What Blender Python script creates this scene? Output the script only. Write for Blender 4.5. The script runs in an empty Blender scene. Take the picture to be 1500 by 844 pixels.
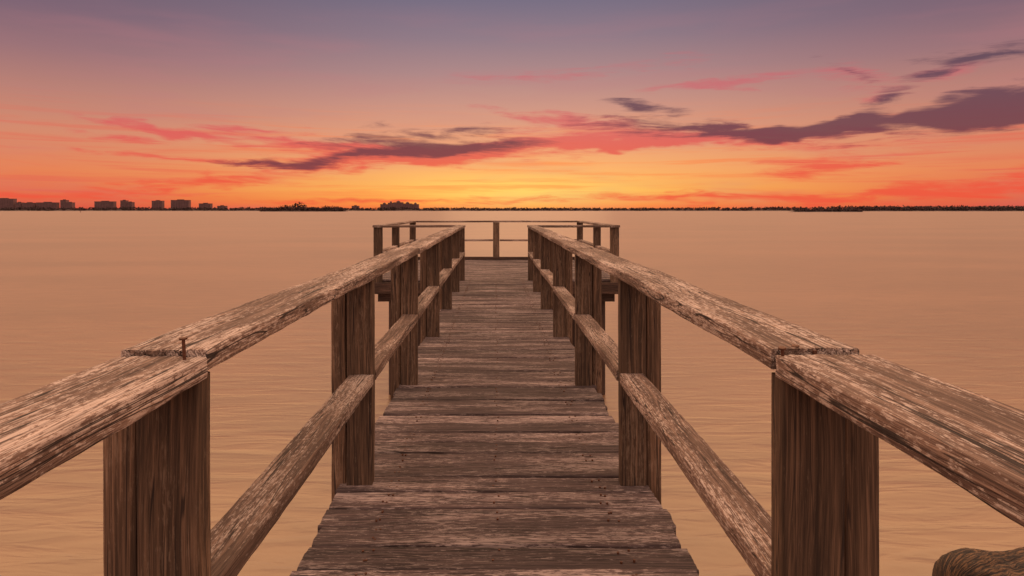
import bpy, math, random, bmesh
import numpy as np
from mathutils import Vector, Matrix, noise
random.seed(7); rng=np.random.default_rng(5)
H=1.1; F=1000.0; CX=727.0; CY=308.0
WZ=0.0; DZ=1.7*H; CZ=DZ+H
scene=bpy.context.scene
def s2l(c):
    o=[]
    for v in c[:3]:
        v=v/255.0
        o.append(v/12.92 if v<=0.04045 else ((v+0.055)/1.055)**2.4)
    return tuple(o)+(1.0,)

# ---------------- node helper ----------------
class N:
    def __init__(s,tree): s.t=tree; s.L=tree.links
    def node(s,typ,**kw):
        n=s.t.nodes.new(typ)
        for k,v in kw.items(): setattr(n,k,v)
        return n
    def put(s,sock,v):
        if v is None: return
        if isinstance(v,bpy.types.NodeSocket): s.L.new(v,sock)
        else: sock.default_value=v
    def m(s,op,a,b=None,c=None,clamp=False):
        n=s.node('ShaderNodeMath',operation=op); n.use_clamp=clamp
        s.put(n.inputs[0],a); s.put(n.inputs[1],b); s.put(n.inputs[2],c)
        return n.outputs[0]
    def vm(s,op,a,b=None):
        n=s.node('ShaderNodeVectorMath',operation=op)
        s.put(n.inputs[0],a); s.put(n.inputs[1],b); return n.outputs[0]
    def comb(s,x,y,z):
        n=s.node('ShaderNodeCombineXYZ')
        for i,v in enumerate((x,y,z)): s.put(n.inputs[i],v)
        return n.outputs[0]
    def noise(s,vec,scale=1,detail=4,rough=.5,dist=0):
        n=s.node('ShaderNodeTexNoise'); s.put(n.inputs['Vector'],vec)
        n.inputs['Scale'].default_value=scale; n.inputs['Detail'].default_value=detail
        n.inputs['Roughness'].default_value=rough; n.inputs['Distortion'].default_value=dist
        return n.outputs['Fac']
    def ss(s,v,a,b,lo=0.0,hi=1.0):
        n=s.node('ShaderNodeMapRange',interpolation_type='SMOOTHSTEP'); s.put(n.inputs[0],v)
        n.inputs[1].default_value=a;n.inputs[2].default_value=b;n.inputs[3].default_value=lo;n.inputs[4].default_value=hi
        return n.outputs[0]
    def mix(s,f,a,b,mode='MIX'):
        n=s.node('ShaderNodeMix',data_type='RGBA',blend_type=mode)
        s.put(n.inputs[0],f); s.put(n.inputs[6],a); s.put(n.inputs[7],b); return n.outputs[2]
    def ramp(s,f,stops):
        n=s.node('ShaderNodeValToRGB'); s.put(n.inputs[0],f); e=n.color_ramp.elements
        while len(e)>1: e.remove(e[-1])
        e[0].position=stops[0][0]; e[0].color=stops[0][1]
        for p,c in stops[1:]:
            q=e.new(p); q.color=c
        return n.outputs[0]

# ---------------- world / sky ----------------
w=bpy.data.worlds.new("World"); scene.world=w; w.use_nodes=True
t=w.node_tree; t.nodes.clear(); g=N(t)
tc=g.node('ShaderNodeTexCoord'); sp=g.node('ShaderNodeSeparateXYZ'); t.links.new(tc.outputs['Generated'],sp.inputs[0])
x,y,z=sp.outputs
r=g.m('SQRT',g.m('ADD',g.m('MULTIPLY',x,x),g.m('ADD',g.m('MULTIPLY',y,y),1e-5)))
v=g.m('DIVIDE',z,r); az=g.m('ARCTAN2',x,y)
VS=0.4
tv=g.m('DIVIDE',g.m('MAXIMUM',v,0.0),VS,clamp=True)
def rs(l): return [(p/VS,s2l(c)) for p,c in l]
cen=g.ramp(tv,rs([(0,(246,108,60)),(.010,(254,150,68)),(.028,(255,188,90)),(.06,(250,178,108)),(.1,(233,161,122)),(.15,(205,149,132)),(.2,(174,136,136)),(.25,(145,123,135)),(.308,(119,110,131)),(.4,(116,104,122))]))
sid=g.ramp(tv,rs([(0,(216,84,68)),(.02,(230,108,70)),(.05,(230,130,86)),(.1,(212,138,110)),(.15,(186,129,117)),(.2,(155,114,119)),(.25,(127,101,116)),(.308,(105,93,112)),(.4,(108,96,112))]))
da=g.m('ABSOLUTE',g.m('SUBTRACT',az,0.035))
col=g.mix(g.ss(da,0.05,0.66),cen,sid)
glow=g.m('MULTIPLY',g.ss(da,0.0,0.24,1,0),g.ss(g.m('ABSOLUTE',g.m('SUBTRACT',v,0.026)),0,0.04,1,0))
col=g.mix(g.m('MULTIPLY',glow,0.8),col,s2l((255,216,108)))
# clouds
n1=g.noise(g.comb(g.m('MULTIPLY',az,8.5),g.m('ADD',g.m('MULTIPLY',v,80.0),g.m('MULTIPLY',az,2.0)),0.0),1.0,6,.70,.5)
wob=g.m('MULTIPLY',g.m('SUBTRACT',g.noise(g.comb(g.m('MULTIPLY',az,8.0),g.m('MULTIPLY',v,22.0),7.0),1.0,3,.55,0),.5),0.05)
vw=g.comb(az,g.m('ADD',v,wob),0.0)
def field(blobs,K=1.9):
    tot=None
    for cx,cy,a,b,tilt,s in blobs:
        u=(cx-CX)/F; a0=math.atan(u); c0=math.cos(a0); v0=(CY-cy)/F*c0
        A=K*a/F*c0*c0; B=K*b/F*c0
        mp=g.node('ShaderNodeMapping',vector_type='TEXTURE'); t.links.new(vw,mp.inputs[0])
        mp.inputs['Location'].default_value=(a0,v0,0); mp.inputs['Rotation'].default_value=(0,0,math.radians(tilt)); mp.inputs['Scale'].default_value=(A,B,1)
        gr=g.node('ShaderNodeTexGradient',gradient_type='SPHERICAL'); t.links.new(mp.outputs[0],gr.inputs[0])
        tot=g.m('MULTIPLY',gr.outputs['Fac'],s) if tot is None else g.m('MULTIPLY_ADD',gr.outputs['Fac'],s,tot)
    return tot
D=field([(630,213,125,13,0,1.2),(535,235,95,8,8,1),(385,243,70,6,0,1),(1040,192,170,10,-5,1.15),(1180,190,80,9,6,1.2),
 (930,158,60,8,-6,.95),(1370,176,120,14,2,1.35),(1470,142,100,16,10,1.2),(1455,78,85,11,-6,1.05),(1290,152,60,10,25,.8),(1640,150,160,24,6,1.1),(660,190,70,5,0,.75),(1250,112,50,9,-35,.6),(1375,103,50,7,15,.6)])
R=field([(660,224,180,15,3,1.15),(540,240,130,9,5,.9),(1040,200,220,13,-3,1.0),(810,172,85,7,-8,1.05),(1130,117,80,10,0,.75),(1255,115,45,18,-30,.7),
 (1390,277,190,12,5,.95),(1215,240,95,11,4,.95),(230,190,90,6,-8,1.05),(365,190,70,5,0,1.0),(290,266,120,7,3,.95),
 (600,294,200,4,0,.7),(1020,290,200,6,0,.8),(470,213,150,6,-3,1.0),(880,211,130,5,0,.95),(190,205,60,6,-5,.8),(1010,125,90,6,4,.65),
 (270,236,130,5,-3,.9),(1370,112,80,12,20,.6),(1700,270,200,13,0,.9),(60,285,200,7,0,.75),(-200,240,200,10,0,.7),(850,105,170,11,5,.5)])
band=g.m('MULTIPLY',g.ss(v,0.0,0.02),g.ss(v,0.07,0.17,1,0))
cir=g.m('MULTIPLY',g.ss(g.noise(g.comb(g.m('MULTIPLY',az,4.0),g.m('MULTIPLY',v,110.0),11.0),1.0,4,.62,.5),.47,.70),band)
warm=g.ss(da,.1,.6)
col=g.mix(g.m('MULTIPLY',cir,.6),col,g.mix(warm,s2l((255,140,72)),s2l((228,98,80))))
hi=g.noise(g.comb(g.m('MULTIPLY',az,3.5),g.m('MULTIPLY',v,24.0),21.0),1.0,3,.55,0)
col=g.mix(g.m('MULTIPLY',g.m('MULTIPLY',g.ss(hi,.45,.7),.2),g.ss(v,.33,.2)),col,s2l((190,122,128)))
def mask(Fd,lo,hi_,k):
    e=g.m('MULTIPLY_ADD',g.m('SUBTRACT',n1,.5),k,Fd)
    return g.m('MULTIPLY',g.ss(e,lo,hi_),g.ss(Fd,.02,.25))
Rm=mask(R,.15,1.0,2.5)
redc=g.mix(g.ss(v,.02,.18),s2l((238,86,62)),s2l((206,98,108)))
col=g.mix(g.m('MULTIPLY',Rm,g.ss(v,.08,.22,.88,.55)),col,redc)
Dm=mask(D,.22,1.0,2.4)
darkc=g.mix(g.ss(v,.05,.2),s2l((118,60,70)),s2l((98,74,90)))
col=g.mix(g.m('MULTIPLY',Dm,.92),col,darkc)
# sky glow added above the frame, strongest sunset side, to light wood and water
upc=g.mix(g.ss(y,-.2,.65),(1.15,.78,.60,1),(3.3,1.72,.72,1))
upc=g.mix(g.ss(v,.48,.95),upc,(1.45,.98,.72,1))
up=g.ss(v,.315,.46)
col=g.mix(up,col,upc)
back=g.m('MULTIPLY',g.ss(y,.15,-.6),g.ss(v,-.02,.05))  # extra brightness added to the unseen sky behind camera, fills front faces
col=g.mix(g.m('MULTIPLY',back,g.m('SUBTRACT',1.0,up)),col,(1.05,.68,.54,1))
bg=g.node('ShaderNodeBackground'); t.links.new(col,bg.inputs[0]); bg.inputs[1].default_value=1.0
sky=g.node('ShaderNodeTexSky'); sky.sky_type='NISHITA'; sky.sun_disc=False
sky.sun_elevation=math.radians(3); sky.sun_rotation=math.radians(2.5)
bg2=g.node('ShaderNodeBackground'); t.links.new(sky.outputs[0],bg2.inputs[0]); bg2.inputs[1].default_value=0.001
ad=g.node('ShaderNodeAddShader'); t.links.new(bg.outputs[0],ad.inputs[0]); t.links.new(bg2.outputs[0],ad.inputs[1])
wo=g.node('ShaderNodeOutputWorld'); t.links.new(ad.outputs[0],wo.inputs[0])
w.cycles.sampling_method='MANUAL'; w.cycles.sample_map_resolution=256

sl=bpy.data.lights.new("sun",'SUN'); sl.energy=.03; sl.angle=math.radians(14); sl.color=(1,.6,.3)
so=bpy.data.objects.new("sun",sl); scene.collection.objects.link(so)
d=Vector((math.sin(math.radians(2.5))*math.cos(math.radians(5)),math.cos(math.radians(2.5))*math.cos(math.radians(5)),math.sin(math.radians(5))))
so.rotation_euler=d.to_track_quat('Z','Y').to_euler()

# ---------------- materials ----------------
def newmat(name):
    m=bpy.data.materials.new(name); m.use_nodes=True; nt=m.node_tree
    b=nt.nodes['Principled BSDF']; return m,N(nt),b
def wood(name,dark,mid,light,patch=.5,pt=(.5,.6),tint=.25,bump=.8,rough=.8,gs=1.0,ringamt=.45,ps=(18,90,90),crk=.85):
    m,g,b=newmat(name)
    at=g.node('ShaderNodeAttribute',attribute_name='gco'); vec=at.outputs['Vector']
    av=g.node('ShaderNodeAttribute',attribute_name='var'); var=av.outputs['Fac']
    wv=g.noise(g.vm('MULTIPLY',vec,(2.2,7,7)),1,0,.5)
    wvec=g.vm('ADD',vec,g.comb(0.0,g.m('MULTIPLY',g.m('SUBTRACT',wv,.5),.03),g.m('MULTIPLY',g.m('SUBTRACT',wv,.5),.02)))
    a=g.noise(g.vm('MULTIPLY',wvec,(2.6*gs,95,95)),1,4,.72)
    f=g.noise(g.vm('MULTIPLY',wvec,(14*gs,420,420)),1,1,.6)
    big=g.noise(g.vm('MULTIPLY',vec,(1.6,10,10)),1,2,.5)
    pn=g.noise(g.vm('MULTIPLY',vec,ps),1,4,.78)
    pn=g.m('MULTIPLY_ADD',g.m('SUBTRACT',big,.5),.55,pn)
    pm=g.ss(pn,pt[0],pt[1])
    cn=g.noise(g.vm('MULTIPLY',wvec,(1.0,75,75)),1,1,.4)
    crack=g.ss(g.m('ABSOLUTE',g.m('SUBTRACT',cn,.5)),.006,.026,1,0)
    wt=g.node('ShaderNodeTexWave',wave_type='RINGS',rings_direction='X'); 
    g.put(wt.inputs['Vector'],g.vm('ADD',g.vm('MULTIPLY',wvec,(.12,1,1)),(0,0,.06)))
    wt.inputs['Scale'].default_value=42; wt.inputs['Distortion'].default_value=2.5; wt.inputs['Detail'].default_value=1; wt.inputs['Detail Scale'].default_value=.6
    ring=wt.outputs['Fac']
    c=g.mix(g.ss(a,.38,.62),dark,mid)
    c=g.mix(g.m('MULTIPLY',g.ss(ring,.35,.9,1,0),ringamt),c,dark)
    c=g.mix(g.m('MULTIPLY',pm,g.m('MULTIPLY',g.ss(f,.3,.65,.35,1),patch)),c,light)
    c=g.mix(g.m('MULTIPLY',g.ss(f,.52,.34),.5),c,(dark[0]*.5,dark[1]*.5,dark[2]*.5,1))
    c=g.mix(g.m('MULTIPLY',crack,g.m('MULTIPLY',g.ss(big,.3,.48),crk)),c,(.016,.009,.008,1))
    k=g.m('MULTIPLY_ADD',g.m('SUBTRACT',var,.5),tint*2,1.0)
    k=g.m('MULTIPLY',k,g.ss(big,.25,.75,.75,1.25))
    c=g.vm('MULTIPLY',c,g.comb(k,k,k))
    g.put(b.inputs['Base Color'],c)
    b.inputs['Roughness'].default_value=rough; b.inputs['Specular IOR Level'].default_value=.35
    h=g.m('MULTIPLY_ADD',f,.35,a)
    bn=g.node('ShaderNodeBump'); bn.inputs['Strength'].default_value=bump; bn.inputs['Distance'].default_value=.005
    g.put(bn.inputs['Height'],h); g.put(b.inputs['Normal'],bn.outputs[0])
    return m
M_rail=wood('weathered_rail_wood',(.115,.067,.052,1),(.32,.205,.155,1),(.56,.44,.38,1),.78,(.49,.57),bump=.9,ps=(38,120,120),crk=.95)
M_deck=wood('weathered_deck_wood',(.052,.033,.034,1),(.165,.108,.102,1),(.43,.335,.31,1),.72,(.51,.59),tint=.30,bump=1.0,ps=(24,130,130),crk=.9)
M_post=wood('post_wood',(.062,.035,.022,1),(.195,.112,.070,1),(.27,.185,.13,1),.45,(.52,.66),bump=.5,gs=.6,ps=(20,90,90),tint=.3)
M_pile=wood('pile_wood',(.04,.022,.016,1),(.11,.058,.04,1),(.17,.11,.09,1),.3,(.55,.7),bump=.6)

def simple(name,colr,rough=.8,metal=0,ns=20,amt=.3):
    m,g,b=newmat(name)
    tcn=g.node('ShaderNodeTexCoord'); n=g.noise(tcn.outputs['Object'],ns,3,.6)
    c=g.mix(g.ss(n,.3,.7),tuple(v*(1-amt) for v in colr[:3])+(1,),tuple(min(1,v*(1+amt)) for v in colr[:3])+(1,))
    g.put(b.inputs['Base Color'],c); b.inputs['Roughness'].default_value=rough; b.inputs['Metallic'].default_value=metal
    return m
M_nail=simple('rusty_steel',(.12,.05,.03),.6,.6,300)

# ---------------- geometry helpers ----------------
class Acc:
    def __init__(s): s.v=[];s.f=[];s.g=[];s.a=[];s.sm=[]
    def obj(s,name,mat,parent=None):
        me=bpy.data.meshes.new(name); me.from_pydata(s.v,[],s.f); me.update()
        at=me.attributes.new('gco','FLOAT_VECTOR','POINT'); at.data.foreach_set('vector',np.array(s.g,dtype=np.float32).ravel())
        a2=me.attributes.new('var','FLOAT','POINT'); a2.data.foreach_set('value',np.array(s.a,dtype=np.float32))
        me.polygons.foreach_set('use_smooth',s.sm)
        me.materials.append(mat); o=bpy.data.objects.new(name,me); scene.collection.objects.link(o)
        if parent: o.parent=parent
        return o
def empty(name,loc=(0,0,0)):
    e=bpy.data.objects.new(name,None); e.location=loc; scene.collection.objects.link(e); return e
def profile(W,T,rad,ds):
    pts=[]
    hw,ht=W/2,T/2
    def seg(a,b):
        n=max(1,int(round((Vector(b)-Vector(a)).length/ds)))
        for i in range(n): 
            k=i/n; pts.append((a[0]+(b[0]-a[0])*k,a[1]+(b[1]-a[1])*k))
    q=rad*.3
    c=[((-hw+rad,-ht),(hw-rad,-ht)),((hw,-ht+rad),(hw,ht-rad)),((hw-rad,ht),(-hw+rad,ht)),((-hw,ht-rad),(-hw,-ht+rad))]
    mids=[(hw-q,-ht+q),(hw-q,ht-q),(-hw+q,ht-q),(-hw+q,-ht+q)]
    for i,(a,b) in enumerate(c):
        seg(a,b); pts.append(b); pts.append(mids[i])
    return pts
def plank(A,M,L,W,T,rad=.004,ds=.03,dl=.1,amp=.0012,warp=.0,endj=0.0,var=None):
    """board along local X, centred on Y/Z"""
    off=Vector((random.uniform(0,50),random.uniform(-.05,.05),random.uniform(-.05,.05))); v0=random.random()
    var=v0 if var is None else var
    P=profile(W,T,rad,ds); n=max(1,int(round(L/dl))); base=len(A.v); k=len(P)
    sd=random.uniform(0,90)
    e0=random.uniform(-endj,endj); e1=random.uniform(-endj,endj)
    for i in range(n+1):
        tx=e0+(L+e1-e0)*i/n
        wz=warp*noise.noise(Vector((tx*1.1,sd,0))); wy=warp*noise.noise(Vector((tx*1.1,0,sd)))
        for (py,pz) in P:
            dsp=amp*(noise.noise(Vector((tx*5,py*90+sd,pz*90)))+.6*noise.noise(Vector((tx*14,py*160+sd,pz*160))))
            ny=(py/(W/2))**5; nz=(pz/(T/2))**5; q=math.hypot(ny,nz)+1e-6; ny/=q;nz/=q
            jx=0
            if endj and (i==0 or i==n): jx=.005*noise.noise(Vector((py*25+sd,pz*25,i)))
            A.v.append(tuple(M@Vector((tx+jx,py+ny*dsp+wy,pz+nz*dsp+wz))))
            A.g.append((tx+off.x,py+off.y,pz+off.z)); A.a.append(var)
    for i in range(n):
        for j in range(k):
            a=base+i*k+j;b=base+i*k+(j+1)%k
            A.f.append((a,b,b+k,a+k)); A.sm.append(True)
    for i,rev in ((0,True),(n,False)):
        nb=len(A.v)
        for j in range(k):
            A.v.append(A.v[base+i*k+j]); A.g.append(A.g[base+i*k+j]); A.a.append(var*.8)
        idx=list(range(nb,nb+k)); 
        if rev: idx.reverse()
        A.f.append(tuple(idx)); A.sm.append(False)
def frame(origin,xa,za=(0,0,1)):
    X=Vector(xa).normalized(); Z=Vector(za); Z=(Z-X*Z.dot(X)).normalized(); Y=Z.cross(X)
    return Matrix(((X.x,Y.x,Z.x,origin[0]),(X.y,Y.y,Z.y,origin[1]),(X.z,Y.z,Z.z,origin[2]),(0,0,0,1)))

# ---------------- pier ----------------
HW=.562*H; YS=-3.2; YP=9.78*H; YE=13.95*H; PW=1.76*H; PT=.036
pier=empty('wooden_pier',(0,0,0))
A=Acc(); yy=YS
nails=[]
while yy<YP-.05:
    wd=random.choice([.138,.14,.14,.137]); near=yy<3.5
    zz=DZ-PT/2+random.uniform(-.003,.002)
    plank(A,frame((-HW,yy+wd/2,zz),(1,random.uniform(-.003,.003),random.uniform(-.002,.002))),2*HW,wd,PT,.005,.010 if near else .03,.03 if near else .12,.0032,.006,.012)
    for nx in (-.42,-.405,0,.40,.425):
        for k in (.3,.75):
            nails.append((nx+random.uniform(-.012,.012),yy+wd*k+random.uniform(-.01,.01)))
    yy+=wd+random.uniform(.002,.007)
yp0=yy
while yy<YE:
    wd=.14
    plank(A,frame((-PW,yy+wd/2,DZ-PT/2+random.uniform(-.003,.002)),(1,0,0)),2*PW,wd,PT,.005,.04,.2,.002,.006,.012)
    yy+=wd+random.uniform(.004,.008)
YE2=yy
A.obj('deck_planks',M_deck,pier)
A=Acc()
for X in (-.42,0,.42): plank(A,frame((X,YS,DZ-PT-.08),(0,1,0)),YP-YS-.05,.045,.14,.004,.05,.4)
for X in (-1.6,-1.1,-.55,0,.55,1.1,1.6): plank(A,frame((X,YP+.08,DZ-PT-.075),(0,1,0)),YE2-YP-.1,.045,.13,.004,.05,.4)
plank(A,frame((-PW,YP+.0,DZ-PT-.095),(1,0,0)),2*PW,.04,.18,.004,.03,.1,.002,.004)
plank(A,frame((-PW,YE2+.022,DZ-PT-.06),(1,0,0)),2*PW,.04,.19,.004,.03,.1,.002,.004)
plank(A,frame((-PW-.02,YP+.03,DZ-PT-.11),(0,1,0)),YE2-YP-.03,.04,.16,.004,.03,.1)
plank(A,frame((PW+.02,YP+.03,DZ-PT-.11),(0,1,0)),YE2-YP-.03,.04,.16,.004,.03,.1)
plank(A,frame((-PW+.2,YE2-.2,DZ+.035),(1,0,0)),2*PW-.4,.09,.06,.004,.03,.1,.002,.004)
for Y in (YP+.16,YE2-.3): plank(A,frame((-PW+.05,Y,DZ-PT-.245),(1,0,0)),2*PW-.1,.09,.15,.005,.03,.1)
postY=[-1.9*H,-.43*H,1.03*H,2.48*H,3.89*H,5.38*H,6.9*H,8.35*H,9.72*H]
for Y in postY[:-1]: plank(A,frame((-HW-.05,Y+.12,DZ-PT-.22),(1,0,0)),2*HW+.1,.045,.14,.004,.05,.3)
A.obj('joists_and_beams',M_pile,pier)
def pile(A,x,y,zt,zb,r):
    n=20; base=len(A.v); seg=14; sd=random.random()*50; var=random.random()
    for i in range(seg+1):
        zz=zt+(zb-zt)*i/seg
        for j in range(n):
            a=2*math.pi*j/n; rr=r*(1+.05*noise.noise(Vector((math.cos(a)*2+sd,math.sin(a)*2,zz*1.5))))
            A.v.append((x+rr*math.cos(a),y+rr*math.sin(a),zz)); A.g.append((zz+sd,rr*math.cos(a),rr*math.sin(a))); A.a.append(var)
    for i in range(seg):
        for j in range(n):
            a=base+i*n+j;b=base+i*n+(j+1)%n; A.f.append((a,a+n,b+n,b)); A.sm.append(True)
    A.f.append(tuple(range(base,base+n))); A.sm.append(False)
A=Acc()
for Y in (YP+.28,YE2-.42):
    for X in (-1.5*H,0,1.52*H): pile(A,X,Y,DZ-PT-.1,-1.2,.088)
for Y in postY[:-1]:
    for X in (-.36*H,.36*H): pile(A,X,Y+.23,DZ-PT-.01,-1.2,.085)
A.obj('piles',M_pile,pier)
def naildisc(lst,name,parent,r=.004,h=.0015):
    vs=[];fs=[]
    for (X,Y,Z) in lst:
        b=len(vs)
        for zz in (-.01,h):
            for j in range(8):
                a=j*math.pi/4; vs.append((X+r*math.cos(a),Y+r*math.sin(a),Z+zz))
        for j in range(8): fs.append((b+j,b+(j+1)%8,b+8+(j+1)%8,b+8+j))
        fs.append(tuple(range(b+8,b+16)))
    me=bpy.data.meshes.new(name); me.from_pydata(vs,[],fs); me.materials.append(M_nail)
    o=bpy.data.objects.new(name,me); scene.collection.objects.link(o); o.parent=parent
naildisc([(a,b,DZ+.0005) for a,b in nails],'deck_nails',pier)

# railings
RT=DZ+.785*H; RTH=.033*H; MT=DZ+.407*H
def railing(sg,name):
    e=empty(name)
    xi=.4416*H
    P=Acc(); R_=Acc(); Mr=Acc()
    for i,Y in enumerate(postY):
        top=RT-RTH-.002
        near=Y<2
        ds=.02 if near else .04
        w1=.094*H; w2=.052*H
        jz=random.uniform(-.004,.004); x0=xi+.009*H-(.020 if (i==2 and sg>0) else 0)
        plank(P,frame((sg*(x0+w1/2),Y+.027+jz,DZ-.002),(0,0,1),(0,1,0)),top-DZ-.004,w1,.052,.003,ds,.08,.0012,.004,var=random.uniform(.15,.4))
        plank(P,frame((sg*(x0+w1+.007+w2/2),Y+.060+jz,DZ-.28),(0,0,1),(0,1,0)),top-DZ+.276,w2,.088,.003,ds,.08,.0012,.004,var=random.uniform(.8,1.1))
        if i<len(postY)-1:
            y0=Y+.058; y1=postY[i+1]-.002
            dz=random.uniform(-.006,.006)
            plank(Mr,frame((sg*(xi+.006+.044*H),y0,MT-.021+dz),(0,1,random.uniform(-.003,.003)/1.5)),y1-y0,.088*H,.042,.004,.012 if Y<4 else .03,.02 if Y<4 else .08,.002,.006)
    return e,P,R_,Mr
def finish(e,P,R_,Mr):
    P.obj('posts',M_post,e); R_.obj('handrail_boards',M_rail,e); Mr.obj('mid_rail_boards',M_rail,e)
railc=(.4416+.575)/2*H; rw=.134*H
J0=postY[2]+.015; J1=postY[4]+.02; J2=postY[6]+.04; J3=postY[8]+.05
e,P,R_,Mr=railing(-1,'wooden_railing')
plank(R_,frame((-railc-.004,YS,RT-RTH/2-.012),(.001,1,.0013)),J0-YS-.006,rw+.004,RTH+.002,.0035,.006,.012,.0024,.006,.004,var=.55)
plank(R_,frame((-railc,J0+.004,RT-RTH/2+.002),(0,1,-.001)),J1-J0-.006,rw,RTH,.0035,.006,.012,.0024,.006,.004,var=.55)
plank(R_,frame((-railc+.003,J1+.003,RT-RTH/2),(0,1,0)),J2-J1-.006,rw,RTH,.004,.012,.03,.002,.008,.004,var=.7)
plank(R_,frame((-railc,J2+.003,RT-RTH/2+.002),(0,1,0)),J3-J2-.006,rw,RTH,.004,.02,.05,.002,.006,.004)
finish(e,P,R_,Mr); railL=e
e,P,R_,Mr=railing(1,'wooden_railing')
plank(R_,frame((railc-.006,YS,RT-RTH/2-.008),(-.001,1,.0006)),J0-YS-.006,rw+.02,RTH+.002,.0035,.006,.012,.0024,.006,.004,var=.6)
plank(R_,frame((railc-.02,J0+.004,RT-RTH/2+.003),(.006,1,-.0012)),J1-J0-.006,rw,RTH,.0035,.006,.012,.0024,.006,.004,var=.5)
plank(R_,frame((railc-.003,J1+.003,RT-RTH/2),(0,1,0)),J2-J1-.006,rw,RTH,.004,.012,.03,.002,.008,.004,var=.7)
plank(R_,frame((railc,J2+.003,RT-RTH/2+.002),(0,1,0)),J3-J2-.006,rw,RTH,.004,.02,.05,.002,.006,.004)
finish(e,P,R_,Mr); railR=e
def nail(x,y,z,h,parent,lean=.1):
    bpy.ops.mesh.primitive_cylinder_add(vertices=10,radius=.0028,depth=h+.02,location=(0,0,0)); o=bpy.context.object
    bpy.ops.mesh.primitive_cylinder_add(vertices=12,radius=.0065,depth=.003,location=(0,0,(h+.02)/2)); o2=bpy.context.object
    o2.select_set(True); o.select_set(True); bpy.context.view_layer.objects.active=o; bpy.ops.object.join()
    o.name='nail'; o.location=(x,y,z+h/2-.01); o.rotation_euler=(lean,-lean,0); o.data.materials.append(M_nail); o.parent=parent
nail(-.512,J0-.028,RT-.008,.034,railL,.04); nail(.475,J0-.016,RT-.004,.012,railR); nail(.512,J0+.02,RT,.004,railR)
for sg,pr in ((-1,railL),(1,railR)):
    naildisc([(sg*(railc+random.uniform(-.045,.045)),Y+random.uniform(-.05,.1),RT-.001) for Y in postY for _ in range(3)],'rail_nails',pr,.004,.001)

# platform railing
e=empty('wooden_railing'); P=Acc();R_=Acc();Mr=Acc()
def ppost(x,y,w=.13): plank(P,frame((x,y,DZ-.15),(0,0,1),(0,1,0)),RT-RTH-DZ+.148,w,.1,.005,.04,.1,.001,.003)
XO=PW-.065
sy=[YP+.05,YP+(YE2-YP)*.42,YE2-.08]
for X in (-XO,XO):
    for Y in sy: ppost(X,Y)
ppost(0,YE2-.08,.14)
for sg in (-1,1):
    plank(R_,frame((sg*XO,YP-.03,RT-RTH/2),(0,1,0)),YE2-YP+.0,.15,RTH,.005,.03,.1,.002,.004)
    a,b=(-XO+.08,-railc-.085) if sg<0 else (railc+.085,XO-.08)
    plank(R_,frame((a,YP+.045,RT-RTH/2),(1,0,0)),b-a,.145,RTH,.005,.03,.1,.002,.004)
    plank(Mr,frame((a,YP+.045,MT-.02),(1,0,0)),b-a-.02,.09,.04,.005,.03,.1,.002,.004)
    ys=[YP+.105,sy[1]-.055]; plank(Mr,frame((sg*XO,ys[0],MT-.02),(0,1,0)),ys[1]-ys[0],.09,.04,.005,.03,.1,.002,.004)
    ys=[sy[1]+.055,YE2-.135]; plank(Mr,frame((sg*XO,ys[0],MT-.02),(0,1,0)),ys[1]-ys[0],.09,.04,.005,.03,.1,.002,.004)
    a,b=(-XO+.07,-.075) if sg<0 else (.075,XO-.07)
    plank(Mr,frame((a,YE2-.08,MT-.02),(1,0,0)),b-a,.09,.04,.005,.03,.1,.002,.004)
plank(R_,frame((-XO+.08,YE2-.08,RT-RTH/2+.001),(1,0,0)),2*XO-.16,.145,RTH,.005,.03,.1,.002,.004)
P.obj('posts',M_post,e); R_.obj('handrail_boards',M_rail,e); Mr.obj('mid_rail_boards',M_rail,e)

# ---------------- water ----------------
me=bpy.data.meshes.new('water'); S=30000
me.from_pydata([(-S,-S,0),(S,-S,0),(S,S,0),(-S,S,0)],[],[(0,1,2,3)])
wo_=bpy.data.objects.new('water',me); scene.collection.objects.link(wo_)
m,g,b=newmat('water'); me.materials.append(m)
tcn=g.node('ShaderNodeTexCoord'); ob=tcn.outputs['Object']
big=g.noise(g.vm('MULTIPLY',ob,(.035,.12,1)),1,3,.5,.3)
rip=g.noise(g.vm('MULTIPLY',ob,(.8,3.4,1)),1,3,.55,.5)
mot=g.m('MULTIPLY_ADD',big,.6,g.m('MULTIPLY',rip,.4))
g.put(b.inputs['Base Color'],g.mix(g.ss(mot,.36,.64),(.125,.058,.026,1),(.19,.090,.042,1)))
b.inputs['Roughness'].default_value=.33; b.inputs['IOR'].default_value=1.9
bn=g.node('ShaderNodeBump'); bn.inputs['Strength'].default_value=.45; bn.inputs['Distance'].default_value=.11
g.put(bn.inputs['Height'],mot); g.put(b.inputs['Normal'],bn.outputs[0])

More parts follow.
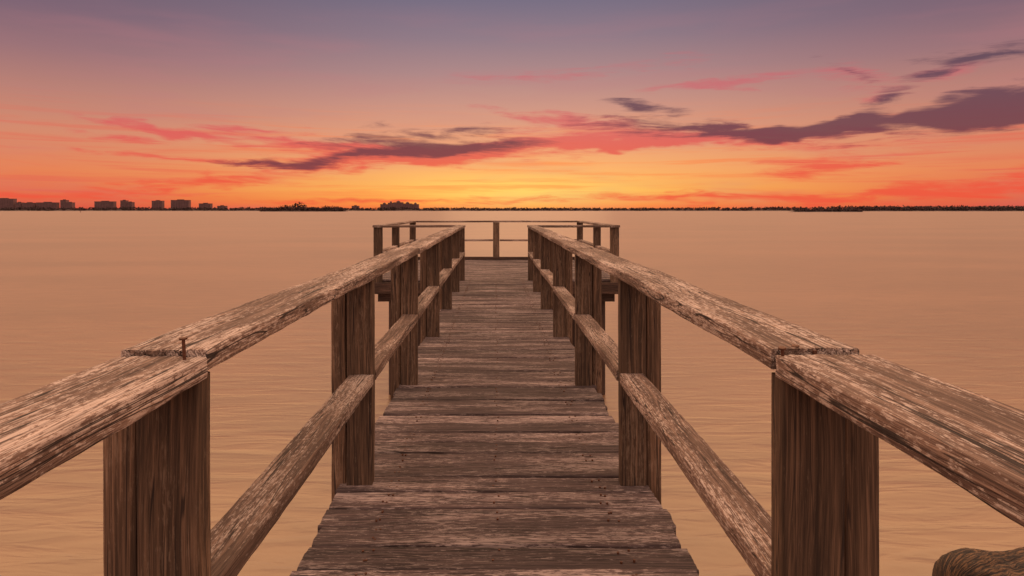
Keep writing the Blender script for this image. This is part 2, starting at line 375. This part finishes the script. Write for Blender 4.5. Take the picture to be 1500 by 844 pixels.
# ---------------- far shore ----------------
def X(px,d): return (px-CX)/F*d
def Zt(py,d): return CZ+(CY-py)/F*d
def meshobj(name,v,f,mat,parent=None):
    me=bpy.data.meshes.new(name); me.from_pydata(v,[],f); me.materials.append(mat)
    o=bpy.data.objects.new(name,me); scene.collection.objects.link(o)
    if parent: o.parent=parent
    return o
M_land=simple('shore_soil',(.06,.03,.028),.9,0,.05); M_tree=simple('tree_foliage',(.055,.028,.028),.9,0,.08,.5)  # dusk haze and backlit silhouette tone put into soil and foliage colours
M_wall=simple('building_render',(.19,.095,.10),.8,0,.05,.15); M_win=simple('window_glass',(.05,.025,.03),.3,0,.1); M_roof=simple('building_roof',(.1,.05,.05),.8,0,.1)  # purplish haze of the backlit skyline mixed into these base colours
def land(name,p0,p1,d,dep,h=1.2):
    x0,x1=X(p0,d),X(p1,d); n=160; v=[];f=[]
    for i in range(n+1):
        k=i/n; xx=x0+(x1-x0)*k; tp=min(1,k*12,(1-k)*12)*(1+.4*noise.noise(Vector((xx*.02,1,d)))); j=noise.noise(Vector((xx*.01,d,0)))*dep*.15
        v+= [(xx,d+j*1-0,-.3),(xx,d+dep*.1+j,h*.5*tp),(xx,d+dep*.3+j,h*tp),(xx,d+dep*.9,h*tp),(xx,d+dep,-.3)]
    for i in range(n):
        for q in range(4): a=i*5+q; f.append((a,a+5,a+6,a+1))
    meshobj(name,v,f,M_land)
def trees(name,p0,p1,d,dep,hf,step,leaf=1.6,q=26):
    """mass of trees: trunks + crowns of small leaf-sized faces"""
    V=[];Fc=[]
    x0,x1=X(p0,d),X(p1,d)
    xx=x0
    while xx<x1:
        px=CX+xx/d*F; h=hf(px)*d/F*random.uniform(.75,1.1)
        if h>.6:
            cy=d+dep*random.uniform(.15,.85); cw=h*random.uniform(.45,.75)
            b=len(V); tw=.12+h*.015
            V+= [(xx-tw,cy,0),(xx+tw,cy,0),(xx+tw*.5,cy+.1,h*.7),(xx-tw*.5,cy+.1,h*.7),(xx,cy-tw,0),(xx,cy+tw,0)]
            Fc.append((b,b+1,b+2,b+3)); Fc.append((b+4,b+5,b+2))
            P_=rng.normal(0,1,(q,3)); P_/=np.linalg.norm(P_,axis=1)[:,None]; P_*=rng.uniform(.3,1,(q,1))**.5
            for p in P_:
                c=np.array([xx+p[0]*cw,cy+p[1]*cw,h*.5+p[2]*h*.45]); s=min(leaf,h*.26)*random.uniform(.6,1.3)
                u=rng.normal(0,1,3);u/=np.linalg.norm(u);w_=np.cross(u,rng.normal(0,1,3));w_/=np.linalg.norm(w_)
                b=len(V); V+=[tuple(c+u*s),tuple(c+w_*s*.8),tuple(c-u*s),tuple(c-w_*s*.8)]; Fc.append((b,b+1,b+2,b+3))
        xx+=step*random.uniform(.5,1.5)
    meshobj(name,V,Fc,M_tree)
def nz(px,s,k=0): return noise.noise(Vector((px*s,k,0)))
land('far_shore',-900,2300,2600,400,6.0)
trees('distant_trees',-900,2300,2610,100,lambda p:(5.6+2.2*nz(p,.02)+1.5*nz(p,.1)) if p<700 else (5.2+1.2*nz(p,.02,3)+(1.8 if p>1230 else 0)+max(0,min(1,(p-950)/200))*1.2),4,3,20)
land('mangrove_island',376,503,1450,60,2.2)
trees('island_trees',378,502,1455,25,lambda p:6.5+2*nz(p,.05)+8*math.exp(-((p-437)/9)**2)+4*math.exp(-((p-415)/6)**2)+3*math.exp(-((p-475)/10)**2),1.7,1.5,30)
land('mangrove_island',1168,1268,1050,40,1.4)
trees('island_trees',1171,1266,1055,15,lambda p:4.8+1.2*nz(p,.06),1.3,1,26)
land('mangrove_island',1240,1760,1900,120,3.6)
trees('island_trees',1242,1760,1905,40,lambda p:(8.2+1.5*nz(p,.03))*min(1,(p-1236)/50+.35),2.8,2,26)

def box(v,f,x0,x1,y0,y1,z0,z1):
    b=len(v); v+=[(x0,y0,z0),(x1,y0,z0),(x1,y1,z0),(x0,y1,z0),(x0,y0,z1),(x1,y0,z1),(x1,y1,z1),(x0,y1,z1)]
    f+=[(b,b+1,b+5,b+4),(b+1,b+2,b+6,b+5),(b+2,b+3,b+7,b+6),(b+3,b,b+4,b+7),(b+4,b+5,b+6,b+7)]
def building(p0,p1,top,d=2700,name='apartment_building',wings=None,peaks=False):
    x0,x1=X(p0,d),X(p1,d); zt=Zt(top,d)
    e=empty(name,((x0+x1)/2,d,0)); ox=(x0+x1)/2
    wv,wf,gv,gf,rv,rf=[],[],[],[],[],[]
    parts=wings or [(x0-ox,x1-ox,zt)]
    for (a,b_,zz) in parts:
        box(wv,wf,a,b_,1.5,22,0,zz)
        fl=3.2; n=int(zz/fl)
        for i in range(n):
            z0=i*fl
            box(wv,wf,a,b_,0,1.497,z0+fl-.35,z0+fl+.9)
            nb=max(2,int((b_-a)/6))
            for k in range(nb):
                xa=a+(b_-a)*(k+.2)/nb; xb=a+(b_-a)*(k+.8)/nb
                box(gv,gf,xa,xb,1.42,1.6,z0+.4,z0+fl-.5)
        box(rv,rf,a-.4,b_+.4,-.3,22.4,zz+.003,zz+1.0)
        c=(a+b_)/2; wq=(b_-a)*.18
        box(rv,rf,c-wq,c+wq,6,14,zz+1.0,zz+3.6)
        if peaks:
            b=len(rv); rv+=[(c-wq*1.2,5,zz+3.6),(c+wq*1.2,5,zz+3.6),(c+wq*1.2,15,zz+3.6),(c-wq*1.2,15,zz+3.6),(c,10,zz+8)]
            rf+=[(b,b+1,b+4),(b+1,b+2,b+4),(b+2,b+3,b+4),(b+3,b,b+4)]
    meshobj('walls',wv,wf,M_wall,e); meshobj('windows',gv,gf,M_win,e); meshobj('roof',rv,rf,M_roof,e)
for a,b_,tp in [(-260,-225,292),(-150,-128,295),(-70,-40,293),(-12,19,291.5),(22,30,297),(32,50,297.5),(53,82,297),(88,96,293.5),(96.5,105,297),(138,166,295.5),(176,184,294),(185,193,296.5),(222,237,294.5),(250,276,293.5),(291,308,298.5),(318,330,302),(515,525,302)]:
    building(a,b_,tp)
d=2700; hx0=X(557,d);hx1=X(613,d);ox=(hx0+hx1)/2
pw=lambda p:X(p,d)-ox
building(557,613,295,name='hotel_building',peaks=True,wings=[(pw(557),pw(568),Zt(299.5,d)),(pw(568.1),pw(576),Zt(297.5,d)),(pw(576.1),pw(590),Zt(296.8,d)),(pw(590.1),pw(603),Zt(298.5,d)),(pw(603.1),pw(613),Zt(299.5,d))])
e=empty('channel_marker',(X(118,900),900,0)); v_,f_=[],[]
box(v_,f_,-.2,.2,-.2,.2,-1,5.2); meshobj('pile',v_,f_,M_roof,e)
v_,f_=[],[]; box(v_,f_,-.7,.7,-.26,-.21,3.9,5.2); meshobj('board',v_,f_,M_win,e)

# ---------------- driftwood log (lower right) ----------------
V=[];Fc=[];G=[]; na=120; nl=110; LL=1.7; R0=.31
Ml=frame((3.19,4.80,.215),(1,.18,-.05))
for i in range(nl+1):
    tx=LL*i/nl
    e0=min(1,tx/.20); rr=R0*math.sqrt(max(0.0005,1-(1-e0)**2.4))*(1+.06*noise.noise(Vector((tx*2.2,4,0))))
    tw=.5*tx
    for j in range(na):
        a=2*math.pi*j/na
        st=noise.noise(Vector((tx*1.8,math.cos(a+tw)*9,math.sin(a+tw)*9)))+.5*noise.noise(Vector((tx*5,math.cos(a+tw)*22,math.sin(a+tw)*22)))
        lump=noise.noise(Vector((tx*4,math.cos(a)*1.8,math.sin(a)*1.8)))
        q=rr*(1+.07*lump)+.020*st*min(1,e0*2)
        V.append(tuple(Ml@Vector((tx+.04*lump,q*math.cos(a),q*math.sin(a))))); G.append((tx,math.cos(a+tw)*R0,math.sin(a+tw)*R0))
for i in range(nl):
    for j in range(na):
        a=i*na+j;b=i*na+(j+1)%na; Fc.append((a,b,b+na,a+na))
Fc.append(tuple(reversed(range(na)))); Fc.append(tuple(range(nl*na,nl*na+na)))
m,g,b=newmat('log_fibre'); lg=meshobj('driftwood_log',V,Fc,m)
at=lg.data.attributes.new('gco','FLOAT_VECTOR','POINT'); at.data.foreach_set('vector',np.array(G,dtype=np.float32).ravel())
for pl in lg.data.polygons: pl.use_smooth=True
at=g.node('ShaderNodeAttribute',attribute_name='gco'); o_=at.outputs['Vector']
wv=g.noise(o_,4,2); ws=g.vm('ADD',o_,g.vm('MULTIPLY',g.comb(0.0,wv,wv),(0,.12,.12)))
fib=g.noise(g.vm('MULTIPLY',ws,(7,75,75)),1,4,.65); gr=g.noise(o_,30,3,.7)
c=g.mix(g.ss(fib,.44,.64),(.014,.007,.004,1),(.20,.10,.045,1)); c=g.mix(g.m('MULTIPLY',g.ss(gr,.5,.65),.5),c,(.04,.02,.010,1))
g.put(b.inputs['Base Color'],c); b.inputs['Roughness'].default_value=.7
bn=g.node('ShaderNodeBump'); bn.inputs['Distance'].default_value=.03; bn.inputs['Strength'].default_value=1; g.put(bn.inputs['Height'],fib); g.put(b.inputs['Normal'],bn.outputs[0])

# ---------------- camera ----------------
cd=bpy.data.cameras.new('camera'); co=bpy.data.objects.new('camera',cd); scene.collection.objects.link(co)
co.location=(0,0,CZ); co.rotation_euler=(math.radians(90),0,0)
cd.sensor_width=36; cd.lens=24; cd.shift_x=23/1500; cd.shift_y=-114/1500; cd.clip_start=.02; cd.clip_end=80000
scene.camera=co
scene.view_settings.view_transform='Standard'; scene.view_settings.look='None'; scene.view_settings.exposure=0
